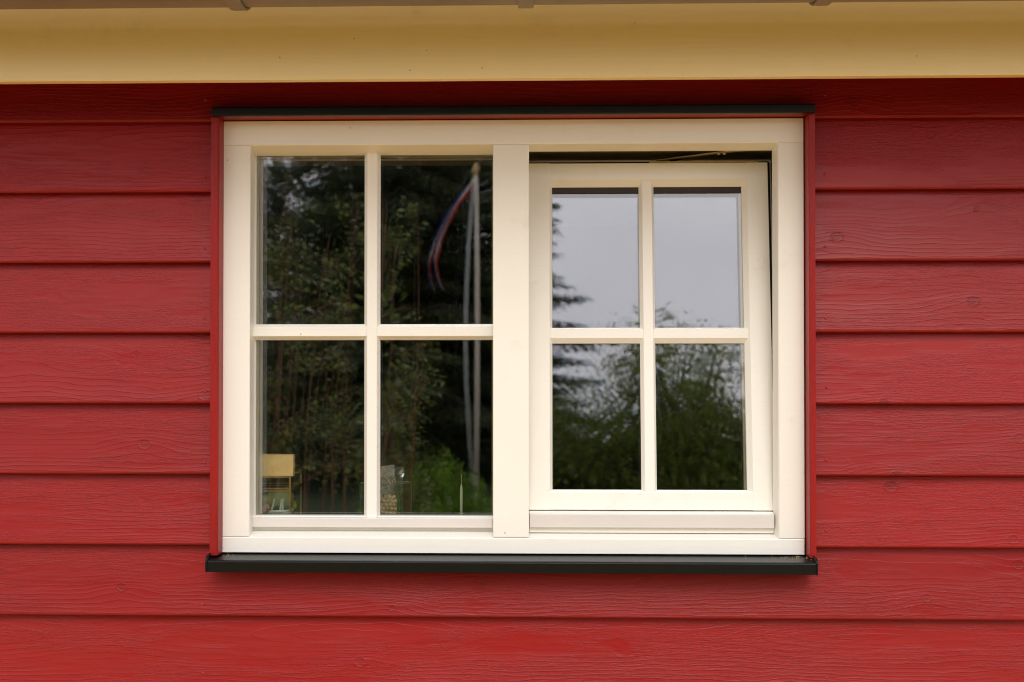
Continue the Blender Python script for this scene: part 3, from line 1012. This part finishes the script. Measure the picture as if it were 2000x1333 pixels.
cd = thing('candle', 'thin pale green candle with a long wick behind the lower right fixed pane', 'candle', (-.1905, .175, ZS))
bm = bmesh.new()
add_lathe(bm, [(.0024, .031), (.0031, .038), (.0035, .058), (.0034, .078), (.0028, .091), (.0012, .0985), (.0005, .1005)], 0, 0, 12)
M['wax'] = simple('pale green wax', (.50, .52, .36), .45)
finish('wax_body', bm, 'wax', cd, True)
bm = bmesh.new()
add_tube(bm, [(0, 0, .0995), (.0002, 0, .111), (0, 0, .1235)], [.0006, .0005, .0006], 5)
finish('wick', bm, 'string', cd)
bm = bmesh.new()
add_lathe(bm, [(.016, 0), (.016, .002), (.006, .004), (.0034, .010), (.0034, .0270), (.0052, .0310), (.0030, .0314)], 0, 0, 16)
finish('candle_holder', bm, 'brass', cd, True)

# ================================================================== THE GARDEN (mirrored in the panes)
def leaf_verts(cent, size, asp, seed, dirs=None, flat=.0, svar=.35):
    """one folded rhombus per centre; returns verts, faces"""
    rs = np.random.RandomState(seed)
    n = len(cent)
    cent = np.asarray(cent, float)
    if dirs is None:
        d = rs.normal(size=(n, 3)); d[:, 2] -= .25
    else:
        d = np.asarray(dirs, float) + rs.normal(size=(n, 3)) * .25
    d /= np.linalg.norm(d, axis=1)[:, None] + 1e-9
    nn = rs.normal(size=(n, 3)); nn[:, 2] += flat * 2
    w = np.cross(d, nn); w /= np.linalg.norm(w, axis=1)[:, None] + 1e-9
    up = np.cross(w, d)
    s = size * (1 + svar * rs.uniform(-1, 1, n))[:, None]
    a = cent - d * s * .5
    t = cent + d * s * .5
    l = cent - w * s * asp * .5 - d * s * .06 + up * s * .08
    r = cent + w * s * asp * .5 - d * s * .06 + up * s * .08
    v = np.stack([a, l, t, r], 1).reshape(-1, 3)
    f = np.arange(4 * n).reshape(n, 4)
    return v.tolist(), f.tolist()


def leafy(name, cent, size, asp, seed, mat, parent=None, dirs=None, flat=0., svar=.35):
    v, f = leaf_verts(cent, size, asp, seed, dirs, flat, svar)
    return pymesh(name, v, f, mat, parent)


def broad_tree(name, label, base, H, ctr_h, rx, rz, nl, seed, leaf=.085, mat='leaf_tree', group=None, cat='tree', per=26, spread=.20):
    r = random.Random(seed)
    t = thing(name, label, cat, base, group)
    bm = bmesh.new()
    fork = ctr_h - rz * .75
    pts = [(0, 0, 0), (r.uniform(-.05, .05), 0, fork * .5), (r.uniform(-.1, .1), 0, fork), (r.uniform(-.15, .15), r.uniform(-.1, .1), ctr_h), (0, 0, ctr_h + rz * .7)]
    k = H / 40
    add_tube(bm, pts, [k * 1.15, k, k * .85, k * .5, k * .12], 9)
    finish('trunk', bm, 'bark', t, True)
    bm = bmesh.new()
    cl = []
    for i in range(nl):
        while True:
            p = Vector((r.uniform(-1, 1), r.uniform(-1, 1), r.uniform(-1, 1)))
            if .30 < p.length < 1: break
        wob = 1 + .22 * math.sin(5 * p.x + seed) * math.cos(4 * p.z + 1.3 * seed)
        end = Vector((p.x * rx * wob, p.y * rx * .9 * wob, ctr_h + p.z * rz * wob))
        z0 = fork + (end.z - fork) * r.uniform(.1, .45)
        st = Vector((0, 0, max(fork * .9, z0)))
        mid = st.lerp(end, .5) + Vector((r.uniform(-.2, .2), r.uniform(-.2, .2), r.uniform(0, .25)))
        add_tube(bm, [st, mid, end], [k * .28, k * .16, k * .05], 5, False)
        for q in range(5):
            f = r.uniform(.55, 1.08)
            c = st.lerp(mid, f * 2) if f < .5 else mid.lerp(end, (f - .5) * 2)
            c = c + Vector((r.gauss(0, .22), r.gauss(0, .22), r.gauss(0, .16)))
            for m in range(per):
                cl.append((c.x + r.gauss(0, spread), c.y + r.gauss(0, spread), c.z + r.gauss(0, spread * .7)))
    finish('branches', bm, 'bark', t, True)
    leafy('crown', cl, leaf, .62, seed, mat, t, flat=.3)
    return t


def conifer(name, label, base, H, spread, z_low, seed, group=None, step=.34, mat='needle', dens=5):
    r = random.Random(seed)
    t = thing(name, label, 'tree', base, group)
    bm = bmesh.new()
    add_tube(bm, [(0, 0, 0), (.04, 0, H * .4), (0, .03, H * .8), (0, 0, H)], [H * .011, H * .008, H * .004, .01], 9)
    finish('trunk', bm, 'bark', t, True)
    bm = bmesh.new()
    cent, dirs = [], []
    z = z_low
    while z < H * .99:
        f = (z - z_low) / (H - z_low)
        L0 = spread * (1 - f) ** .85 + .18
        nb = 8 if f < .6 else 6
        a0 = r.uniform(0, 6.3)
        for k in range(nb):
            a = a0 + 2 * math.pi * k / nb + r.uniform(-.25, .25)
            L = L0 * r.uniform(.55, 1.15)
            dx, dy = math.cos(a), math.sin(a)
            drop = -.03 * L - .015 * L * L + r.uniform(-.16, .16) * L
            p0 = Vector((0, 0, z)); p1 = Vector((dx * L * .5, dy * L * .5, z + .06 * L)); p2 = Vector((dx * L, dy * L, z + drop * .7))
            add_tube(bm, [p0, p1, p2], [.012 + .006 * L, .008 + .003 * L, .004], 4, False)
            ns = max(6, int(L * 15))
            for s in range(ns):
                u = .18 + .85 * (s + r.random()) / ns
                c = p0.lerp(p1, u * 2) if u < .5 else p1.lerp(p2, (u - .5) * 2)
                wside = .34 * L * (1.12 - u) + .08
                for q in range(dens):
                    off = r.uniform(-1, 1) * wside
                    cent.append((c.x - dy * off + r.gauss(0, .03), c.y + dx * off + r.gauss(0, .03), c.z - abs(off) * .18 - abs(r.gauss(0, .05))))
                    sg = 1 if off > 0 else -1
                    dirs.append((dx * .7 - dy * sg * .6, dy * .7 + dx * sg * .6, -.35))
        z += step * r.uniform(.75, 1.25)
    finish('branches', bm, 'bark', t, True)
    leafy('crown', cent, .125, .26, seed, mat, t, dirs, flat=.6)
    return t


def mirror_at(az, dist):
    """garden spot seen in the fixed panes at that bearing and path length"""
    return az * dist, 2.6 - dist

# far hedge / wood edge, one mass
rs = np.random.RandomState(7)
hx, hy = np.linspace(-34, 34, 130), None
vs, fs = [], []
hh = 2.9 + .9 * np.sin(hx * .45 + 1) + .55 * np.sin(hx * 1.3) + .3 * rs.randn(130)
hh = np.clip(hh, 2.2, 4.4)
for i, x in enumerate(hx):
    for (dy, f) in ((0, 0), (.15, .5), (-.1, .85), (-.9, 1.0), (-2.6, .9), (-3.0, 0)):
        vs.append((x, -21.6 + dy + .35 * math.sin(x * .8) + rs.uniform(-.15, .15), hh[i] * f))
for i in range(129):
    for j in range(5):
        a = i * 6 + j
        fs.append((a, a + 1, a + 7, a + 6))
nco = len(vs)
n = 52000
xi = rs.uniform(-30, 30, n) if False else np.concatenate([rs.uniform(-12, 12, int(n * .72)), rs.uniform(-34, 34, n - int(n * .72))])
hi = np.interp(xi, hx, hh)
zi = hi * rs.uniform(.02, 1.06, n) + .25 * rs.randn(n) * (rs.uniform(size=n) < .3)
yi = -21.45 + .35 * np.sin(xi * .8) + rs.uniform(-.35, .35, n) - np.clip(zi / hi - .8, 0, 1) * 2 * rs.uniform(0, 1, n)
zi = np.clip(zi, .05, 9)
lv, lf = leaf_verts(np.stack([xi, yi, zi], 1), .15, .6, 3)
o = pymesh('hedge', vs + lv, fs + [[k + nco for k in f] for f in lf], ['hedge_core', 'leaf_hedge'])
mats = np.zeros(len(o.data.polygons), dtype=np.int32); mats[len(fs):] = 1
o.data.polygons.foreach_set('material_index', mats)
tag(o, 'tall dark hedge along the far end of the garden, mirrored low in the panes', 'hedge', kind='stuff')

x, y = mirror_at(-.062, 20.0)
conifer('conifer', 'tall dark conifer behind the flagpole, mirrored in the middle of the window', (x, y, 0), 11.6, 3.5, .6, 21, step=.20, dens=11)
x, y = mirror_at(-.142, 17.6)
conifer('conifer', 'broad dark conifer behind the leafy shrub, mirrored in the left panes', (x, y, 0), 8.0, 3.4, .4, 33, step=.20, dens=14)
x, y = mirror_at(.122, 18.0)
broad_tree('broadleaf_tree', 'mid green broadleaf tree mirrored in the lower panes of the tilted sash', (x, y, 0), 5.4, 3.05, 3.0, 2.10, 380, 5, .078, per=34, spread=.17)
x, y = mirror_at(.045, 19.0)
broad_tree('broadleaf_tree', 'slim dark broadleaf tree between the conifer and the green tree', (x, y, 0), 4.7, 3.0, 1.1, 1.30, 30, 8, .075, 'leaf_tree', per=30, spread=.16)
x, y = mirror_at(-.240, 22.0)
broad_tree('broadleaf_tree', 'loose dark broadleaf tree at the left edge of the mirrored garden', (x, y, 0), 6.8, 4.6, 1.7, 1.9, 46, 12, .12, 'leaf_hedge', per=18, spread=.22)
x, y = mirror_at(.36, 21)
broad_tree('broadleaf_tree', 'round green broadleaf tree far right of the flagpole by the hedge', (x, y, 0), 7.5, 4.8, 2.4, 2.3, 70, 15, .13, per=16, spread=.24)
x, y = mirror_at(-.42, 21)
broad_tree('broadleaf_tree', 'wide green broadleaf tree far left of the flagpole by the hedge', (x, y, 0), 7.2, 4.6, 2.6, 2.2, 70, 18, .13, per=16, spread=.24)

# tall many-stemmed shrub close to the house
def stem_shrub(name, label, base, stems, leaf, seed, mat, nleaf, hspread):
    r = random.Random(seed)
    t = thing(name, label, 'shrub', base)
    cl, dr = [], []
    for (x0, y0, x1, h) in stems:
        bm = bmesh.new()
        y1 = y0 + r.uniform(-.18, .18)
        bow = r.uniform(-.07, .07)
        P = []
        for k in range(8):
            f = k / 7
            P.append(Vector((x0 + (x1 - x0) * f ** 1.4 + bow * math.sin(math.pi * f) + r.uniform(-.008, .008), y0 + (y1 - y0) * f, h * f)))
        add_tube(bm, P, [.0085 * (1 - .75 * k / 7) for k in range(8)], 6)
        # side twigs
        for q in range(10):
            f = r.uniform(.20, .98)
            i = min(6, int(f * 7))
            c = P[i].lerp(P[i + 1], f * 7 - i)
            a = r.uniform(0, 6.3)
            ln = r.uniform(.12, .36) * (1.15 - f * .6)
            e_ = c + Vector((math.cos(a) * ln, math.sin(a) * ln * .8, ln * r.uniform(.2, .8)))
            m_ = c.lerp(e_, .55) + Vector((0, 0, .02))
            add_tube(bm, [c, m_, e_], [.0045, .0032, .0018], 4, False)
            for w in range(nleaf):
                g = r.uniform(.15, 1.05)
                pp = c.lerp(e_, g) + Vector((r.gauss(0, hspread), r.gauss(0, hspread), r.gauss(0, hspread)))
                cl.append(tuple(pp))
                dr.append((math.cos(a) + r.gauss(0, .6), math.sin(a) + r.gauss(0, .6), -.2))
        finish('stem', bm, 'stem', t, True)
    leafy('leaves', cl, leaf, .78, seed + 1, mat, t, dr, flat=.55)
    return t

SX, SY = mirror_at(-.215, 7.2)
rr = random.Random(2)
st = []
for k in range(15):
    f = k / 14
    x0 = -.50 + 1.10 * f + rr.uniform(-.05, .05)
    st.append((x0, rr.uniform(-.35, .35), x0 + rr.uniform(-.05, .24), (2.98 if f < .62 else 2.70) * rr.uniform(.80, 1.04)))
stem_shrub('leafy_shrub', 'tall leafy shrub with thin reddish stems mirrored in the left panes', (SX, SY, 0), st, .042, 3, 'leaf_shrub', 20, .05)
SX2, SY2 = mirror_at(-.146, 7.8)
st = []
for k in range(6):
    x0 = -.15 + .055 * k + rr.uniform(-.03, .03)
    st.append((x0, rr.uniform(-.25, .25), x0 + rr.uniform(.0, .22), rr.uniform(1.35, 2.0)))
stem_shrub('leafy_shrub', 'shorter leafy shrub left of the flagpole, mirrored in the lower fixed pane', (SX2, SY2, 0), st, .046, 14, 'leaf_shrub', 16, .05)

# low bright bush
bx2, by2 = mirror_at(-.095, 10.6)
lb = thing('low_bush', 'low bright green bush at the foot of the flagpole', 'bush', (bx2, by2, 0))
bm = bmesh.new()
rq = random.Random(6)
cl = []
for k in range(26):
    a, q = rq.uniform(0, 6.3), math.sqrt(rq.random())
    e_ = Vector((math.cos(a) * q * .62, math.sin(a) * q * .5, .34 + .46 * (1 - q * q) + rq.uniform(-.05, .08)))
    add_tube(bm, [(e_.x * .2, e_.y * .2, 0), (e_.x * .7, e_.y * .7, e_.z * .6), e_], [.007, .005, .002], 4, False)
    for m in range(130):
        g = rq.uniform(.25, 1.0)
        cl.append((e_.x * (.25 + .75 * g) + rq.gauss(0, .07), e_.y * (.25 + .75 * g) + rq.gauss(0, .07), max(.03, e_.z * g + rq.gauss(0, .05))))
finish('stems', bm, 'stem', lb, True)
leafy('leaves', cl, .055, .5, 8, 'leaf_bright', lb, flat=.4)

# flagpole with a long pennant
fx, fy = mirror_at(-.0585, 12.8)
fp = thing('flagpole', 'white garden flagpole with an ochre finial, mirrored in the second column of panes', 'flagpole', (fx, fy, 0))
bm = bmesh.new()
add_tube(bm, [(0, 0, .06), (0, 0, 1.5), (0, 0, 3.90)], [.031, .029, .025], 16)
finish('pole', bm, 'white_pole', fp, True)
bm = bmesh.new()
add_lathe(bm, [(.024, 3.895), (.030, 3.905), (.022, 3.92), (.040, 3.945), (.046, 3.97), (.038, 4.00), (.016, 4.03), (.004, 4.045)], 0, 0, 16)
finish('finial', bm, 'gold', fp, True)
bm = bmesh.new()
add_lathe(bm, [(.11, 0), (.11, .04), (.055, .06), (.050, .12)], 0, 0, 16)
finish('pole_foot', bm, 'zinc', fp, True)

def pt_pen(px, py, d=12.75):
    return (px - 1057) / 2200 * d, 1.7 + (720 - py) / 2200 * d
path = [(-.028, 3.850, .028), (-.075, 3.765, .062), (-.14, 3.67, .080), (-.20, 3.60, .060), (-.245, 3.53, .072), (-.305, 3.42, .078), (-.355, 3.31, .070), (-.405, 3.19, .058), (-.44, 3.08, .064), (-.468, 2.97, .050), (-.474, 2.89, .034), (-.462, 2.81, .046), (-.44, 2.73, .048), (-.415, 2.66, .040), (-.385, 2.59, .020)]
vs, fs, mi = [], [], []
nseg = 9
for i, (x, z, w) in enumerate(path):
    x2, z2, _ = path[min(i + 1, len(path) - 1)]
    x1, z1, _ = path[max(i - 1, 0)]
    d = Vector((x2 - x1, 0, z2 - z1)).normalized()
    nrm = Vector((-d.z, 0, d.x))           # towards the right of the run
    for j in range(nseg + 1):
        u = j / nseg - .5
        p = Vector((x, 0, z)) - nrm * (-u) * w * (-1)
        fold = .045 * math.sin(7 * u + i * .9) + .025 * math.sin(12 * u - i * 1.7)
        vs.append((p.x, fold + .02 * math.sin(i * .8), p.z))
for i in range(len(path) - 1):
    for j in range(nseg):
        a = i * (nseg + 1) + j
        fs.append((a, a + 1, a + nseg + 2, a + nseg + 1))
        mi.append(j // 3)
pen = pymesh('pennant', vs, fs, ['flag_red', 'flag_white', 'flag_blue'], None, True, (fx, fy, 0))
for p, k in zip(pen.data.polygons, mi):
    p.material_index = k
tag(pen, 'long narrow red, white and blue pennant hanging from the top of the flagpole', 'pennant')
